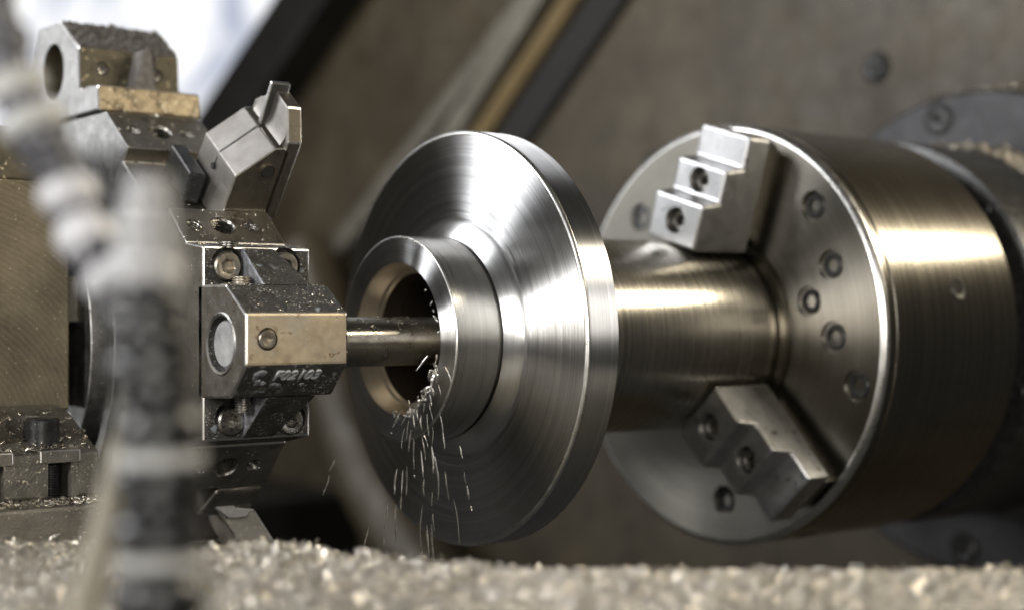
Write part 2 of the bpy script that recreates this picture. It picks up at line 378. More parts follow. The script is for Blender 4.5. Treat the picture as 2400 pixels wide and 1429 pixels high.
strip(rail, 'groove', 1262, 1272, 1042, 1084, XW - .004, XW - .0005, 'rubber')
strip(rail, 'guide_bar', 1268, 1316, 1084, 1128, XW - .022, XW - .0005, 'rail')
strip(rail, 'inner_groove', 1316, 1340, 1128, 1144, XW - .005, XW - .0005, 'wall_dark')
strip(rail, 'brown_bar', 1340, 1384, 1144, 1188, XW - .016, XW - .0005, 'rail_brown')
wip = mk('wiper_strip', prism([(lambda p: (p.y, p.z))(at(*q, x=XW)) for q in ((1384 + 42, -60), (1480 + 42, -60), (1270 - 215, 610), (1188 - 208, 600))], XW - .008, XW - .0005, 'yz', .002), 'rubber')
tag(wip, 'black rubber wiper strip running down beside the brown slideway rail', 'wiper')
# window edge: frame bar and lit pane beyond the wall's sloping end
fr = thing('window_frame', 'dark sloping window frame at the upper left', 'window frame', at(650, 130, x=XW))
def edge_bar(name, du0, du1, x0, x1, mat):
    def q(a, v): p = at(740 - 180 * v / 260 + a, v, x=XW); return (p.y, p.z)
    return mk(name, prism([q(du0, -80), q(du1, -80), q(du1, 420), q(du0, 420)], x0, x1, 'yz', .003), mat, fr)
edge_bar('frame_edge', -42, -4, XW - .03, XW + .03, 'rail')
edge_bar('frame_bar', -4, 120, XW - .05, XW - .001, 'wall_dark')
pane = mk('window_pane', prism([(.62, .02), (3.2, .02), (3.2, 1.3), (.62, 1.3)], XW + .05, XW + .055), 'window')
tag(pane, 'bright hazy window glowing behind the upper tool holder', 'window')
# drain pipe and bed cover low behind the disc
pp = [at(u, v, x=XW - .05) for u, v in ((716, 585), (738, 650), (770, 800), (815, 980), (870, 1120), (950, 1260), (1040, 1390))]
pipe = mk('coolant_pipe', tube_bm(pp, [.030, .032, .034, .036, .036, .036, .036], 20), 'wall', smooth=60)
tag(pipe, 'thick grey pipe curving down behind the left side of the disc', 'pipe')
bed = mk('bed_cover', box(.10, XW - .001, .80, 1.5, -.5, -.185, .006), 'wall_dark')
tag(bed, 'dark bed cover low behind the tool turret', 'machine cover')

# ================================================================== WORKPIECE
wp = thing('turned_workpiece', 'large shiny turned steel disc with hollow hub and shaft', 'workpiece', (0, 0, -.1))
marks = []
for i in range(17):
    q = .0632 + i * .0021 + random.uniform(-.0006, .0006); dp = random.choice((.00006, .0001, .00016)); w_ = random.uniform(.0003, .0007)
    if abs(q - .0864) < .0016: continue
    marks += [(0, q), (dp, q + w_ * .3), (dp, q + w_ * .7), (0, q + w_)]
m_in = [m_ for m_ in marks if m_[1] < .0858]; m_out = [m_ for m_ in marks if m_[1] > .0870 and m_[1] < .0985]
mk('flange', lathe([(.0, .0555), (.0014, .0566), (.0014, .0574), (.0, .0582), (.0, .0602), (.0006, .0606), (.0006, .0614), (0, .0618)] + m_in + [(0, .0860), (.0003, .0862), (.0003, .0866), (0, .0868)] + m_out + [(0, .0990), (.0010, .1), (.0180, .1), (.019, .099), (.019, .0507)], 256), 'turned', wp, 8)
mk('edge_ring', lathe([(-.00012, .0984), (-.00012, .0990), (.0009, .10010), (.0016, .10010)], 256), 'bright', wp, 60)
mk('collar', lathe([(-.0050, .0470), (-.0062, .0484), (-.0060, .0490), (-.0012, .0560), (-.0004, .0566), (.0012, .0567)], 256), 'collar', wp, 25)
mk('hub', lathe([(-.0324, .0358), (-.0324, .0477), (-.0318, .0483), (-.0086, .0483), (-.0082, .0479), (-.0078, .0462), (-.0045, .0462)], 256), ['turned_hub', 'turned'], wp, 30)
paint(bpy.data.objects['hub'], lambda c, n, p: 1 if n.x < -.9 and c.x < -.03 else 0)
mk('hub_edge', lathe([(-.03246, .0473), (-.03246, .0478), (-.0320, .04838), (-.0316, .04838)], 256), 'bright', wp, 60)
mk('bore_mouth', lathe([(-.0324, .0360), (-.0318, .0355), (-.0240, .0326), (-.0230, .0314), (-.0215, .0308)], 256), 'turned_bore', wp, 25)
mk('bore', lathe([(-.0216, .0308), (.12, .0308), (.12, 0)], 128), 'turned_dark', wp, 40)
mk('shaft', lathe([(.0185, .0507), (.1690, .0507), (.1700, .0497), (.1810, .0497)], 192), 'stem', wp, 30)

# ================================================================== CHUCK
ch = thing('three_jaw_chuck', 'large round steel lathe chuck gripping the shaft', 'chuck', (.24, 0, -.12))
XC, RC, XR = .1814, .1172, .2989
body = mk('chuck_body', lathe([(XC + .0030, .060), (XC + .003, .1150), (XC + .003, RC), (XC + .0075, RC), (XC + .0080, RC - .0008), (XC + .0095, RC - .0008), (XC + .0100, RC), (XR - .004, RC), (XR, RC - .004), (XR, .07)], 256), 'chuck', ch, 30)
face = mk('chuck_face', lathe([(XC, .0), (XC, .1142), (XC + .0030, .1160), (XC + .0040, .1160), (XC + .004, 0)], 192), 'chuck_face', ch, 30)
mk('face_rim', lathe([(XC - .0002, .1138), (XC - .0002, .1146), (XC + .0024, .1174), (XC + .0034, .1174), (XC + .0034, .115)], 256), 'bright', ch, 60)
mk('centre_ring', lathe([(XC - .0005, .050), (XC - .004, .0512), (XC - .004, .0555), (XC - .0005, .0565)], 128), 'chuck', ch, 30)
JAWS = (73, -47, 193)
slots = bmesh.new()
for ph in JAWS:
    b = box(XC - .002, XC + .0030, -.113, -.058, -.009, .009); bmesh.ops.rotate(b, cent=(0, 0, 0), matrix=Matrix.Rotation(R(-ph), 3, 'X'), verts=b.verts); merge(slots, b)
cut(face, slots)
def rot(v, ph): return Matrix.Rotation(R(-ph), 3, 'X') @ Vector(v)
for ph in JAWS:
    base = box(XC - .010, XC + .0025, -.112, -.0575, -.0115, .0115, .001, 0)
    pts = [(XC - .0105, .0515), (XC - .0500, .0515), (XC - .0500, .0760), (XC - .0385, .0780), (XC - .0385, .0950), (XC - .0265, .0970), (XC - .0265, .1140), (XC - .0105, .1140)]
    top = prism([(x, -r) for x, r in pts], -.0185, .0185, 'xy', .0016)
    for b in (base, top): bmesh.ops.rotate(b, cent=(0, 0, 0), matrix=Matrix.Rotation(R(-ph), 3, 'X'), verts=b.verts)
    j = mk('jaw', top, ['jaw'], ch)
    cb = bmesh.new()
    for r_, x_ in ((.0640, XC - .05), (.0865, XC - .0385)): merge(cb, cyl(rot((x_ - .001, -r_, 0), ph), (1, 0, 0), .0072, -.002, .013, 32))
    cut(j, cb)
    mk('jaw_base', base, 'chuck', j)
    for r_, x_ in ((.0640, XC - .05), (.0865, XC - .0385)): cap_screw(j, rot((x_ + .004, -r_, 0), ph), (-1, 0, 0), .0062, .008, 'screw_oily', name='jaw_screw')
FS = ((24, .090), (15, .070), (0, .084), (-86, .092), (132, .092), (44, .098), (-14, .102))
cb = bmesh.new()
for ph, r_ in FS: merge(cb, cyl(rot((XC, -r_, 0), ph), (-1, 0, 0), .0082, -.0025, .003, 36))
cut(face, cb)
for ph, r_ in FS: cap_screw(ch, rot((XC + .0012, -r_, 0), ph), (-1, 0, 0), .0066, .0014, 'black_steel', name='face_screw')
for ph, x_ in ((12, .245), (-70, .21), (118, .215)):
    p = rot((x_, -RC - .0004, 0), ph); cap_screw(ch, p, rot((0, -1, 0), ph), .0065, .004, 'black_steel', name='side_plug')

# ================================================================== SPINDLE NOSE
sp = thing('spindle_nose', 'dark round spindle flange with bolts behind the chuck', 'spindle flange', (.40, 0, -.158))
mk('nose_ring', lathe([(.299, .075), (.318, .075), (.318, .112), (.3195, .1165), (.332, .1175), (.425, .1175)], 192), 'black_steel', sp, 30)  # coloured black to stand in for the shaded gap behind the chuck
mk('back_disc', lathe([(.418, .1), (.418, .1560), (.4195, .1580), (XW - .002, .158), (XW - .002, .12)], 192), 'nose', sp, 30)
for u, v in ((2195, 240), (2260, 1310)):
    p = at(u, v, x=.418); a = math.atan2(p.z, -p.y)
    mk('bolt_dark_disc', cyl((.418, -.1435 * math.cos(a), .1435 * math.sin(a)), (-1, 0, 0), .0112, -.001, .0006, 32), 'rubber', sp)  # recess shade put in as a flat black disc under the bolt
    p = Vector((.4165, -.1435 * math.cos(a), .1435 * math.sin(a))); cap_screw(sp, p, (-1, 0, 0), .0082, .002, 'black_steel', name='flange_bolt')
p = at(2330, 460, x=.318); a = math.atan2(p.z, -p.y)
for da in (0, -60, -120, 60): cap_screw(sp, (.3165, -.106 * math.cos(a + R(da)), .106 * math.sin(a + R(da))), (-1, 0, 0), .0062, .002, 'black_steel', name='nose_bolt')
def chips_on_cylinder(x0, x1, r, p0, p1, n):
    x = rng.uniform(x0, x1, n); f = np.radians(rng.normal((p0 + p1) / 2, (p1 - p0) / 4, n)); N = np.stack([0 * f, -np.cos(f), np.sin(f)], 1)
    return np.stack([x, 0 * f, 0 * f], 1) + N * r, N
P1, N1 = chips_on_cylinder(.380, .418, .1178, 50, 92, 1100); P2, N2 = chips_on_cylinder(.420, .446, .1583, 60, 100, 500)
flakes('spindle_chips', np.concatenate([P1, P2]), np.concatenate([N1, N2]), .0030, 'chip', 'bright chips piled on the dark spindle flange behind the chuck')

# ================================================================== TURRET
XL, XRT = -.1288, -.0785
YC, ZC = .18, -.002
tu = thing('tool_turret', 'faceted steel tool turret disc carrying the tool holders', 'turret', (-.10, YC, -.13))
prof = [(.0237, .0440), (.0421, .0600), (.0484, .0516), (.0928, .0849), (.0866, .0912), (.1132, .1112), (.247, .1112), (.336, .044), (.336, -.048), (.265, -.129),
        (.095, -.129), (.0751, -.1065), (.0830, -.0996), (.0501, -.0621), (.0422, -.0690), (.0237, -.0480)]
disc = mk('turret_disc', prism(prof, XL, XRT, 'yz', .0006, 2), ['turret', 'machined', 'bright'], tu)
EN = Vector((0, -.6, .8)); ET = Vector((0, -.8, -.6)); ENL = Vector((0, -.75, -.66))
holes = []
for x_, r_, d_ in ((-.1204, .0040, .010), (-.1063, .0062, .012), (-.0918, .0040, .010)):
    holes.append((Vector((x_, .0332, .0523)), EN, r_, d_)); holes.append((Vector((x_, .1003, .1015)), EN, r_, d_))
for x_, r_, d_ in ((-.1184, .0040, .010), (-.1048, .0062, .012), (-.0900, .0040, .010)): holes.append((Vector((x_, .0330, -.0586)), ENL, r_, d_))
cb = bmesh.new()
for p, n_, r_, d_ in holes: merge(cb, cyl(p, n_, r_, -d_, .004))
cut(disc, cb)
paint(disc, lambda c, n, p: 1 if n.x < -.9 and p.area > 1e-5 else None)
for p, n_, r_, d_ in holes: threaded_hole(tu, p, n_, r_, d_)
mk('turret_boss', lathe([(XL + .001, .094), (XL - .006, .094), (XL - .0066, .0934), (XL - .0066, .087), (XL - .0030, .0865), (XL - .003, .080), (XL - .012, .0795), (XL - .0125, .079), (XL - .0125, .03)], 160, (YC, ZC)), 'machined', tu, 30)
sb = mk('stop_block', box(-.1520, XL - .007, .118, .146, .0075, .0300, .0008, 1), ['base', 'bright'], tu)
for dy, dz in ((.006, .005), (.006, .018), (.020, .011)): mk('dowel_hole_shade', cyl((-.1521, .118 + dy, .0075 + dz), (-1, 0, 0), .0018, -.001, .0002, 20), 'dark', sb)  # flat dark discs, hole shade by colour, nothing is bored
# clamping wedge in the slot of the sloping facet
P0 = Vector((0, .0421, .060))
wd = thing('clamp_wedge', 'dark wedge block clamped in the turret slot beside the grooving tool', 'wedge', P0 + Vector((-.107, .03, .0)))
mk('wedge', frame_solid([(-.1110, -.0215), (-.1035, -.0190), (-.1035, -.0480), (-.1110, -.0480)], P0, Vector((1, 0, 0)), ET, EN, -.010, .0060, .0012, 0), ['black_steel'], wd)

# ------------------------------------------------------------------ front holder with boring bar
h = thing('boring_bar_holder', 'black cast boring bar holder with worn tan front face at the front of the turret', 'tool holder', (-.105, .0, -.046))
BY, BZ = -.012, -.0009
hp = [(.0233, .0436), (.0053, .0412), (.0053, .0262), (.0030, .0242), (-.0167, .0242), (-.0339, .0122), (-.0339, -.0096), (-.0207, -.0236), (.0000, -.0250), (.0030, -.0270), (.0030, -.0436), (.0233, -.0474)]
plate = mk('base_plate', prism([(.0233, .0436), (.0053, .0412), (.0053, .0200), (.0053, -.02), (.0053, -.0436), (.0233, -.0474)], XL - .0010, -.0765, 'yz', .0009, 2), ['cast', 'machined', 'bright'], h)
cb = bmesh.new()
BOLTS = ((-.1190, .0325), (-.0905, .0330), (-.1172, -.0352), (-.0876, -.0362))
for x_, z_ in BOLTS: merge(cb, cyl((x_ + .0012, .0053, z_ + .001), (0, -1, 0), .0078, -.0055, .004))
cut(plate, cb)
paint(plate, lambda c, n, p: 1 if n.x < -.9 and p.area > 5e-6 else None)
hb = mk('holder_body', prism([(.0100, .0245), (-.0167, .0242), (-.0339, .0122), (-.0339, -.0096), (-.0207, -.0236), (.0100, -.0250)], XL - .0010, -.0802, 'yz', .0010, 3), ['cast', 'gold', 'machined', 'bright'], h)
cb = bmesh.new(); merge(cb, cyl((XL, BY, BZ), (-1, 0, 0), .0118, -.0030, .01, 48)); merge(cb, cyl((-.1195, -.0339, .0013), (0, -1, 0), .0048, -.004, .01, 32)); cut(hb, cb)
def hb_rule(c, n, p):
    if n.y < -.97 and p.area > 1e-5: return 1
    if n.x < -.9 and p.area > 5e-6: return 2
    if p.material_index == 3 and not (n.x < -.15 or (abs(c.y + .0339) < .0015 and abs(c.z - .0122) < .002)): return 0
paint(hb, hb_rule)
mk('bore_plug', lathe([(XL + .0006, 0), (XL + .0006, .0096), (XL + .0012, .0100), (XL + .003, .0100)], 48, (BY, BZ)), 'plug', hb, 30)
mk('bore_rim', lathe([(XL - .0010, .0137), (XL - .0016, .0130), (XL - .0012, .0119), (XL + .0026, .0117)], 64, (BY, BZ)), 'machined', hb, 40)
cap_screw(h, (-.1195, -.0345, .0013), (0, -1, 0), .0041, .003, 'screw', name='set_screw')
for sgn, z0, z1, y1 in ((1, .0243, .0408, -.0160), (-1, -.0240, -.0430, -.0190)):
    for x0, x1 in ((-.1115, -.0955),):
        bm = bmesh.new()
        q = [(.0058, z1), (.0058, z0), (y1, z0), (.0040, z1)]
        A = [bm.verts.new((x0 + (0 if i in (2,) else 0), y, z)) for i, (y, z) in enumerate(q)]
        sh = .0085
        B = [bm.verts.new((x1 + (sh if i == 2 else (sh if i == 1 else 0)), y, z)) for i, (y, z) in enumerate(q)]
        bm.faces.new(A); bm.faces.new(B[::-1])
        for i in range(4): bm.faces.new([A[i], B[i], B[(i + 1) % 4], A[(i + 1) % 4]])
        bmesh.ops.recalc_face_normals(bm, faces=bm.faces); bevel(bm, .0018, 3)
        rb = mk('gusset_rib', bm, ['cast', 'cast_rib'], h)
        paint(rb, lambda c, n, p: 1 if n.x < -.3 else 0)
for i, (x_, z_) in enumerate(BOLTS): cap_screw(h, (x_, .0020, z_), (0, -1, 0), .0064, .010, 'screw' if i < 2 else 'screw_oily', spin=.3 + i, name='cap_screw')
for x_, z_, L_ in ((-.1166, .0238, .0036), (-.0898, .0238, .0036)): stud(h, (x_, -.0050, z_), (0, 0, 1), .0042, L_ + .001, 'screw')
stud(h, (-.1150, .0100, .0405), (0, 0, 1), .0046, .0040, 'screw_oily')
for x_, z_, L_ in ((-.1154, -.0245, .0075), (-.0866, -.0240, .0058)): stud(h, (x_, -.0050, z_), (0, 0, -1), .0042, L_, 'screw_oily')
# raised cast number on the lower bevel
fc = bpy.data.curves.new('cast_number', 'FONT'); fc.body = 'F02103'; fc.size = .0072; fc.extrude = .0005; fc.bevel_depth = .00022; fc.bevel_resolution = 1; fc.shear = .25; fc.space_character = 1.05
fo = bpy.data.objects.new('cast_number_curve', fc); COL.objects.link(fo)
dg = bpy.context.evaluated_depsgraph_get(); me = bpy.data.meshes.new_from_object(fo.evaluated_get(dg)); bpy.data.objects.remove(fo); bpy.data.curves.remove(fc)
nrm = Vector((0, -.725, -.689)); upv = Vector((0, -.689, .725)); mx = Matrix((Vector((1, 0, 0)), upv, nrm)).transposed().to_4x4()
mx.translation = Vector((-.1148, -.0284, -.0157)) + nrm * .0001
me.transform(mx); me.materials.append(M['letter'])
to = bpy.data.objects.new('raised_number', me); COL.objects.link(to); adopt(to, h); to['label'] = 'raised cast number F02103 on the holder underside'
bl = bmesh.new()                                                      # weld spatter lumps round the number
for x_, s_, q_ in ((-.1222, .0016, .0030), (-.1210, .0018, .0036), (-.1196, .0012, .0040), (-.1228, .0011, .0012), (-.1205, .0012, -.0012), (-.1210, .0010, -.0028), (-.1178, .0013, -.0026), (-.1125, .0012, -.0034), (-.1100, .0014, -.0040), (-.0985, .0010, -.0036)):
    b = bmesh.new(); bmesh.ops.create_icosphere(b, subdivisions=2, radius=s_)
    for v_ in b.verts: v_.co *= 1 + random.uniform(-.25, .2)
    bmesh.ops.scale(b, vec=(1.3, 1, .45), verts=b.verts); m2 = mx.copy(); m2.translation = Vector((x_, -.0284, -.0157)) + upv * (q_ + .0) ; bmesh.ops.transform(b, matrix=m2, verts=b.verts); merge(bl, b)
sp_ = mk('weld_spatter', bl, 'cast_rib', h, 60); sp_['kind'] = 'stuff'
bar = mk('boring_bar', lathe([(-.0830, 0), (-.0830, .0112), (-.0100, .0112), (-.0092, .0104), (-.0092, 0)], 96, (BY, BZ)), 'bar', None, 30)
tag(bar, 'smooth oily round boring bar reaching into the hub', 'boring bar')

# ------------------------------------------------------------------ upper holder
th = thing('upper_tool_holder', 'chip-dusted tool holder with empty bore on top of the turret', 'tool holder', (-.10, .165, .1112))
tp = [(.1190, .1124), (.1198, .1250), (.1330, .1262), (.1437, .1256), (.1449, .1475), (.1698, .1640), (.2016, .1650), (.2175, .1412), (.2175, .1124)]
tb = mk('holder_body', prism(tp, XL - .0012, -.0752, 'yz', .0012, 4), ['rust_face', 'machined', 'dust', 'gold_dirty', 'bright'], th)
cb = bmesh.new(); merge(cb, cyl((XL, .1800, .1388), (-1, 0, 0), .0150, -.050, .01, 64))
for x_, z_ in ((-.1175, .1372), (-.0880, .1368)): merge(cb, cyl((x_, .1449, z_), (0, -1, 0), .0036, -.006, .005, 28))
merge(cb, box(-.0800 - .03, -.0650, .10, .1436, .1125 + .0128, .200)) if False else None
cut(tb, cb)
def tb_rule(c, n, p):
    if p.area < 2.5e-6: return 0 if p.material_index == 4 and n.x > -.1 else None
    if n.x < -.9: return 1
    if n.z > .6: return 2
    if n.y < -.9 and c.z < .126: return 3
    return 0
paint(tb, tb_rule)
for x_, z_ in ((-.1175, .1372), (-.0880, .1368)): cap_screw(th, (x_, .1452, z_), (0, -1, 0), .0030, .004, 'screw_oily', name='set_screw')
mk('gusset_rib', prism([(-.1080, .0), (-.0985, .0), (-.0930, .0225), (-.1010, .0225)], .1280, .1452, 'xz', .0015).copy() if False else prism([(-.1055, .1250), (-.0925, .1250), (-.0955, .1480), (-.1005, .1480)], .1330, .1460, 'xz', .0015), 'dust', th)
mk('foot_gap_fill', box(XL, -.0785, .150, .2160, .1108, .1128), 'dark', th)  # near-black sheet filling the gap under the holder

# ------------------------------------------------------------------ grooving tool on the sloping facet
g = thing('grooving_tool', 'angled grey grooving tool holder with slim upright blade insert', 'cutting tool', P0 + Vector((-.088, .02, -.005)))
EX = Vector((1, 0, 0))
gb = mk('tool_shank', frame_solid([(-.1015, -.0095), (-.1005, .0184), (-.0850, .0345), (-.0800, .0350), (-.0772, .0330), (-.0772, -.0095)], P0, EX, EN, -ET, .0003, .0385, .0006, 2), ['tool', 'tool_face', 'bright'], g)
paint(gb, lambda c, n, p: 1 if (n.x < -.4) and p.area > 4e-6 else None)
hd = mk('tool_head', frame_solid([(.0003, -.004), (.0003, .0385), (.0105, .0515), (.0240, .0518), (.0265, .0500), (.0400, .0385), (.0400, -.004)], P0, -ET, EN, -EX, .0725, .0800, .0007, 2), ['tool', 'tool_face', 'bright'], g)
paint(hd, lambda c, n, p: 1 if (n.x < -.4) and p.area > 4e-6 else None)
fl = bmesh.new(); k_ = 8                                              # concave fillet between shank top and head
pts = [(-.0805, .0300)] + [(-.0930 + .0130 * math.sin(i / k_ * math.pi / 2), .0255 + .0125 * (1 - math.cos(i / k_ * math.pi / 2)) + .004 * i / k_) for i in range(k_ + 1)] + [(-.0795, .0425)]
mk('fillet', frame_solid(pts + [(-.079, .030)], P0, EX, EN, -ET, .0035, .0360), 'tool_face', g, 40)
ins = mk('blade_insert', frame_solid([(.0222, .0320), (.0252, .0320), (.0262, .0560), (.0240, .0560)], P0, -ET, EN, -EX, .0735, .0835, .0005, 1), ['carbide', 'bright'], g)
mk('slit_shade', frame_solid([(-.1010, .0120), (-.1003, .0187), (-.0848, .0349), (-.0838, .0352), (-.0838, .0338), (-.0990, .0170), (-.0995, .012)], P0, EX, EN, -ET, .0205, .0217), 'dark', g)  # dark sliver coloured in for the shade of an uncut slit
mk('relief_hole_shade', cyl(P0 - ET * .0210 + EN * .0110 + EX * -.1016, (-1, 0, 0), .0016, -.001, .0003, 20), 'dark', g)  # dark disc as the shade of an undrilled hole
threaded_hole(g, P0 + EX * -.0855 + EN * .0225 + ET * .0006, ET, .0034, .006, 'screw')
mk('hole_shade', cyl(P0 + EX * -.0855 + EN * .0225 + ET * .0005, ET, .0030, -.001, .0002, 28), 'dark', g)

# ------------------------------------------------------------------ turning tool on the lower facet
TL = Vector((0, .66, -.75)); Q0 = Vector((0, .0501, -.0621))
lt = thing('turning_tool', 'turning tool hanging from the lower turret facet with pale insert', 'cutting tool', (-.1, .05, -.13))
mk('clamp_block', frame_solid([(-.1040, .0010), (-.0800, .0010), (-.0815, .0165), (-.0850, .0185), (-.1095, .0185)], Q0, EX, TL, ENL, -.004, .0118, .0018), ['turret'], lt)
def px_poly(pts, y): return [(lambda q: (q.x, q.z))(at(u, v, y=y)) for u, v in pts]
mk('insert', prism(px_poly(((497, 1162), (503, 1190), (537, 1216), (580, 1212), (592, 1192), (556, 1188), (526, 1164)), .0490), .0490, .0600, 'xz', .0007, 1), ['insert_pale', 'bright'], lt)
mk('tool_shank', prism(px_poly(((512, 1198), (596, 1192), (676, 1318), (590, 1318)), .0545), .0545, .0760, 'xz', .0008, 1), ['shank', 'bright'], lt)

# ------------------------------------------------------------------ turret housing at the left
th2 = thing('turret_housing', 'brown milled steel housing left of the turret', 'housing', (-.25, .2, -.033))
XH = -.1505
mk('housing_block', box(-.42, XH, .1045, .34, -.034, .0745, .0010, 0), 'milled', th2)
mk('housing_top', box(-.42, XH - .006, .1100, .34, .0748, .1000, .0010, 0), 'rust_face', th2)
bs = thing('slotted_fixture', 'dark oily T-slotted clamping fixture under the brown housing', 'fixture', (-.22, .09, -.0685))
XB = -.1570
ramp = mk('base_ramp', prism([(.1180, -.0290), (.0900, -.0330), (.0520, -.0495), (.0520, -.0690), (.1180, -.0690)], -.42, XB, 'yz', .0012), 'base', bs)
cb = bmesh.new()
SLOTX = []
for uc in (140, -20, -180):
    px = at(uc, 1105, y=.052).x; SLOTX.append(px)
    merge(cb, box(px - .0052, px + .0052, .045, .0843, -.0751, -.0301))
cut(ramp, cb); cb = bmesh.new()
for px in SLOTX: merge(cb, cyl((px - .0030, .0735, -.026), (0, 0, 1), .0128, -.0245, .01, 40))
cut(ramp, cb)
for px in SLOTX:
    mk('washer_plate', box(px - .0095, px + .0088, .0500, .0760, -.0535, -.0478, .0006, 1), ['base', 'bright'], bs)
    sc = cap_screw(bs, (px - .0030, .0660, -.0345), (0, 0, 1), .0078, .0130, 'black_steel')
    stud(bs, (px - .001, .0600, -.0690), (0, 0, 1), .0042, .0150, 'black_steel', 'clamp_stud')
low = mk('base_ledge', prism([(.030, -.070), (.14, -.070), (.14, -.2), (.030, -.2)], -.45, XB + .004, 'yz', .0015), 'base', bs)
pq = []
for px in SLOTX:
    pq.append(on_quad((px - .016, .0515, -.0476), (px + .012, .0515, -.0476), (px - .016, .084, -.0470), 260))
pq.append(on_quad((-.30, .031, -.0696), (XB, .031, -.0696), (-.30, .053, -.0696), 1500))
pq.append(on_quad((-.30, .0525, -.0490), (XB, .0525, -.0490), (-.30, .090, -.0327), 500))
flakes('base_chips', np.concatenate([a for a, b in pq]), np.concatenate([b for a, b in pq]), .0016, 'chip', 'bright metal crumbs lying on the dark clamping base')

# ------------------------------------------------------------------ crumbs on the turret and holders
pq = [on_quad((XL, .0866, .0912), (XRT, .0866, .0912), (XL, .1132, .1112), 90), on_quad((XL, .0240, .0443), (XRT, .0240, .0443), (XL, .0415, .0595), 60),
      on_quad((XL, .0484, .0516), (-.102, .0484, .0516), (XL, .0928, .0849), 50), on_quad((XL, .0060, .0413), (-.0770, .0060, .0413), (XL, .0230, .0437), 130),
      on_quad((XL, -.0165, .0243), (-.081, -.0165, .0243), (XL, .004, .0243), 170), on_quad((XL, -.0339, .0123), (-.081, -.0339, .0123), (XL, -.0167, .0242), 60),
      on_quad((XL, .1200, .1252), (-.0755, .1200, .1252), (XL, .1440, .1258), 90),
      on_quad((XL, .0235, -.0481), (XRT, .0235, -.0481), (XL, .0420, -.0688), 40)]
P = np.concatenate([a for a, b in pq]); N = np.concatenate([b for a, b in pq]); N[N[:, 2] < -.2] *= 1
flakes('turret_crumbs', P, N, .0007, 'chip', 'fine bright metal crumbs scattered over the turret and tool holders')
Pd, Nd = on_quad((XL, .1455, .1480), (-.0757, .1455, .1480), (XL, .1695, .1640), 5200); Pe, Ne = on_quad((-.1040, .1445, .1290), (-.0900, .1445, .1290), (-.1010, .1445, .1475), 500)
dl = flakes('dust_layer', np.concatenate([Pd, Pe]), np.concatenate([Nd, Ne]), .0010, 'dust', 'grey dust and fine chips caked on the upper holder', parent=th, lift=.6, aspect=(.3, .9))
P, N = [], []
for _ in range(150):
    f_ = R(random.gauss(55, 28)); x_ = random.uniform(-.079, -.034); P.append((x_, BY - .0113 * math.cos(f_), BZ + .0113 * math.sin(f_))); N.append((0, -math.cos(f_), math.sin(f_)))
flakes('bar_crumbs', P, N, .00055, 'chip', 'tiny bright crumbs stuck to the boring bar')

# ================================================================== FOREGROUND CHIP TRAY
def tray_pt(u, d, z): k = (u - 1200) / FPX * d; return CAM.xy.to_3d() + GF * d + RT * k + Vector((0, 0, z))
def back_d(u):
    if u < 250: return .60
    if u < 430: return .60 - .05 * (u - 250) / 180
    if u < 560: return .55 + .035 * (u - 430) / 130
    if u < 1150: return .585 - .062 * ((u - 560) / 590) ** 1.2
    return .523
def tray_z(u, s):
    k = 1 if u < 1000 else max(.3, 1 - (u - 1000) / 300)
    z = -.0765 + k * (.0012 * math.sin(u / 57.) * math.cos(s * 9 + u / 90) + .0006 * math.sin(u / 23. + s * 20))
    if u < 1150: z += .0035 * math.exp(-((u - 640) / 330) ** 2) * math.exp(-((s - .12) / .35) ** 2)
    z -= .004 * max(0, (.10 - s) / .10) ** 2
    if u < 1100: z -= .0026 * min(1, (1100 - u) / 250)
    return z
bm = bmesh.new(); grid = []
US = list(range(-160, 2561, 20)); SS = [i / 28 for i in range(29)]
for u in US:
    db = back_d(u); grid.append([bm.verts.new(tray_pt(u, db + (.36 - db) * s, tray_z(u, s))) for s in SS])
    lowv = bm.verts.new(tray_pt(u, db + .002, -.20)); grid[-1].insert(0, lowv)
for a, b in zip(grid, grid[1:]):
    for i in range(len(a) - 1): bm.faces.new([a[i], b[i], b[i + 1], a[i + 1]])
tray = mk('chip_tray', bm, 'tray', None, 60); tray['kind'] = 'structure'
for p_ in tray.data.polygons: pass
def heap(name, n, size, mat, label, aspect, spread, right):
    uu = rng.uniform(-150, 2550, n); ss = rng.random(n) ** 1.1; keep = (uu < 1150) | (rng.random(n) < right); uu, ss = uu[keep], ss[keep]
    P = np.array([tray_pt(u, back_d(u) + (.36 - back_d(u)) * s, tray_z(u, s)) for u, s in zip(uu, ss)]); P[:, 2] += rng.exponential(.0005, len(P)) * np.where(uu < 1150, 1, .4)
    N = rng.normal(0, spread, P.shape) + np.array([0, 0, 1]) - np.array(GF) * .3; N /= np.linalg.norm(N, axis=1, keepdims=True)
    flakes(name, P, N, size, mat, label, lift=.5, aspect=aspect)
heap('tray_chips', 30000, .0015, 'chip_dull', 'heap of dull grey metal chips along the foreground tray', (.12, .45), .5, .42)
heap('tray_curls', 13000, .0021, 'chip_glint', 'bright glinting curls mixed into the chip heap in the foreground', (.08, .24), .9, .75)

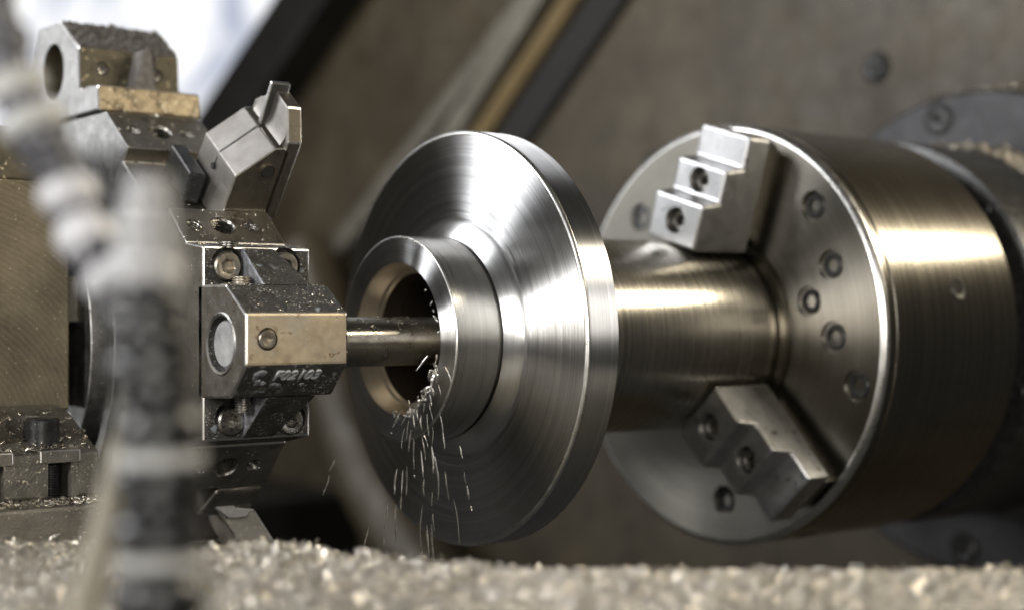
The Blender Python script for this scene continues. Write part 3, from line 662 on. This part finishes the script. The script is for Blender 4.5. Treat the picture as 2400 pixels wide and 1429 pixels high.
# ================================================================== COOLANT HOSES (foreground, out of focus)
def hose(name, label, px, group=None):
    pts = [at(u, v, d=d) for u, v, d, w, m in px]
    o = thing(name, label, 'hose', pts[-1], group)
    for i in range(len(pts) - 1):
        a, b = pts[i], pts[i + 1]; L = (b - a).length; r = px[i][3] / 2 * px[i][2] / FPX
        mk('segment', lathe_at([(0, 0), (0, r * .62), (.08 * L, r * .86), (.26 * L, r), (.50 * L, r * .97), (.66 * L, r * .80), (.70 * L, r * .6), (.70 * L, 0)], a, b - a, 40), px[i][4], o, 35)
        mk('joint', lathe_at([(.62 * L, 0), (.62 * L, r * .78), (.80 * L, r * .84), (1.02 * L, r * .78), (1.02 * L, 0)], a, b - a, 40), 'hose_pale' if px[i][4] == 'hose_pale' else ('hose_black' if px[i][4] == 'hose_black' else 'hose_grey'), o, 35)
    return o
hose('segmented_hose', 'pale blurred segmented coolant hose bending down at the upper left',
     [(-40, -60, .365, 120, 'hose_grey'), (0, 60, .365, 130, 'hose_grey'), (25, 170, .365, 140, 'hose_ring'), (62, 262, .365, 165, 'hose_ring'), (105, 345, .365, 130, 'hose_grey'),
      (145, 418, .365, 140, 'hose_white'), (185, 520, .365, 140, 'hose_white'), (235, 620, .36, 140, 'hose_white'), (300, 700, .36, 130, 'hose_grey'), (330, 760, .36, 130, 'hose_grey')])
hb_ = hose('upright_hose', 'thick black blurred upright coolant hose with light rings at the left',
     [(372, 1640, .33, 215, 'hose_black'), (372, 1460, .33, 225, 'hose_black'), (372, 1290, .33, 220, 'hose_black'), (375, 1170, .33, 215, 'hose_black'), (376, 1040, .33, 215, 'hose_black'),
      (362, 900, .33, 215, 'hose_black'), (350, 780, .33, 215, 'hose_black'), (340, 680, .33, 185, 'hose_pale'), (342, 560, .33, 150, 'hose_pale'), (347, 470, .33, 120, 'hose_pale'), (350, 415, .33, 100, 'hose_ring')])
for v_, u_ in ((1068, 376), (1308, 372)):
    a = at(u_, v_, d=.33); mk('ring', lathe_at([(-.0014, .0070), (-.0014, .0096), (.0014, .0096), (.0014, .0070)], a, (0, 0, 1), 40), 'hose_ring', hb_, 30)
tb2 = mk('plastic_tube', tube_bm([at(u, v, d=.36) for u, v in ((150, 1600), (190, 1440), (225, 1320), (255, 1200), (278, 1100), (296, 1000), (312, 900))], [.0037] * 7, 18), 'tube', None, 60)
tag(tb2, 'thin beige blurred tube leaning beside the black hose', 'tube')

# ================================================================== CHIPS IN THE AIR AND ON THE BORE LIP
def sliver(p, q, w, curl, name, label, group):
    p, q = Vector(p), Vector(q); L = (q - p).length; s = [0, .2, .4, .6, .8, 1]
    sd = Vector((random.gauss(0, 1), random.gauss(0, 1), random.gauss(0, .3))).normalized(); ph = random.random() * 6
    pts = [p.lerp(q, t) + sd * (L * curl * math.sin(ph + 5 * t)) for t in s]
    o = mk(name, tube_bm(pts, [w * .35, w * .8, w, w * random.uniform(.5, 1), w * .8, w * .3], 4), 'chip_silver', None)
    tag(o, label, 'chip', group); return o
Z4 = [(405,140,330,235),(460,130,450,205),(515,210,550,310),(415,230,408,285),(450,220,455,320),(470,320,485,385),(430,340,440,390),(285,415,290,440),(215,525,185,585),(180,615,172,625),
 (268,510,237,570),(285,545,268,660),(300,600,282,740),(255,590,240,715),(310,500,322,585),(335,470,340,540),(360,510,365,600),(380,430,378,490),(400,500,408,640),(410,430,435,540),(415,380,428,455),
 (380,620,405,710),(370,640,390,790),(435,580,432,690),(430,700,440,870),(480,500,500,640),(495,600,508,720),(315,650,318,840),(360,725,375,890),(378,900,378,1010),(320,880,322,900),(210,840,195,1000),
 (250,850,240,1000),(275,825,270,1000),(240,1010,235,1100),(455,765,470,1035),(510,860,535,1040),(600,700,622,780),(628,860,640,930),(645,945,660,1035),(670,1070,676,1100),(565,1025,605,1300),
 (160,1050,130,1220),(130,1255,132,1315),(208,1060,202,1300),(362,1065,365,1360),(400,1190,408,1400),(425,1180,440,1410),(435,1120,440,1230),(430,985,430,1070),(35,1200,12,1320)]
Z4 = [(850 + a / 2.646, 780 + b / 2.646, 850 + c_ / 2.646, 780 + e / 2.646) for a, b, c_, e in Z4] + [(785, 1075, 772, 1105), (772, 1112, 758, 1160)]
for a, b, c_, e in Z4:
    d = random.uniform(.640, .660)
    sliver(at(a, b, d=d), at(c_, e, d=d), random.uniform(.00024, .00058), .03, 'falling_chip', *(('thin bright metal sliver falling below the hollow hub', 'metal slivers falling from the hub') if a > 860 else ('bright sliver drifting between the turret and the disc', 'slivers drifting left of the disc')))
for i in range(46):
    t = random.betavariate(1.6, 1.8); f_ = R(-8 - 95 * t); rr = .0352 + random.gauss(0, .0007)
    c_ = Vector((-.0328 + random.uniform(-.0012, .001), -rr * math.cos(f_), rr * math.sin(f_)))
    dv = Vector((random.gauss(0, .5), random.gauss(0, .6), random.gauss(-.4, .8))).normalized() * random.uniform(.0010, .0028)
    sliver(c_ - dv, c_ + dv, random.uniform(.0003, .0006), .22, 'lip_chip', 'small curled bright chip on the lower lip of the hub bore', 'curled chips on the bore lip')
for u, v in ((997, 680), (1010, 712), (1016, 728), (1019, 742), (1024, 752), (1027, 778)):
    c_ = at(u, v, x=-.0335); dv = Vector((random.gauss(0, .3), random.gauss(0, .4), random.gauss(.6, .6))).normalized() * random.uniform(.0008, .0017)
    sliver(c_ - dv, c_ + dv, .0005, .3, 'rim_chip', 'tiny curled chip clinging inside the upper right of the bore mouth', 'chips inside the bore mouth')
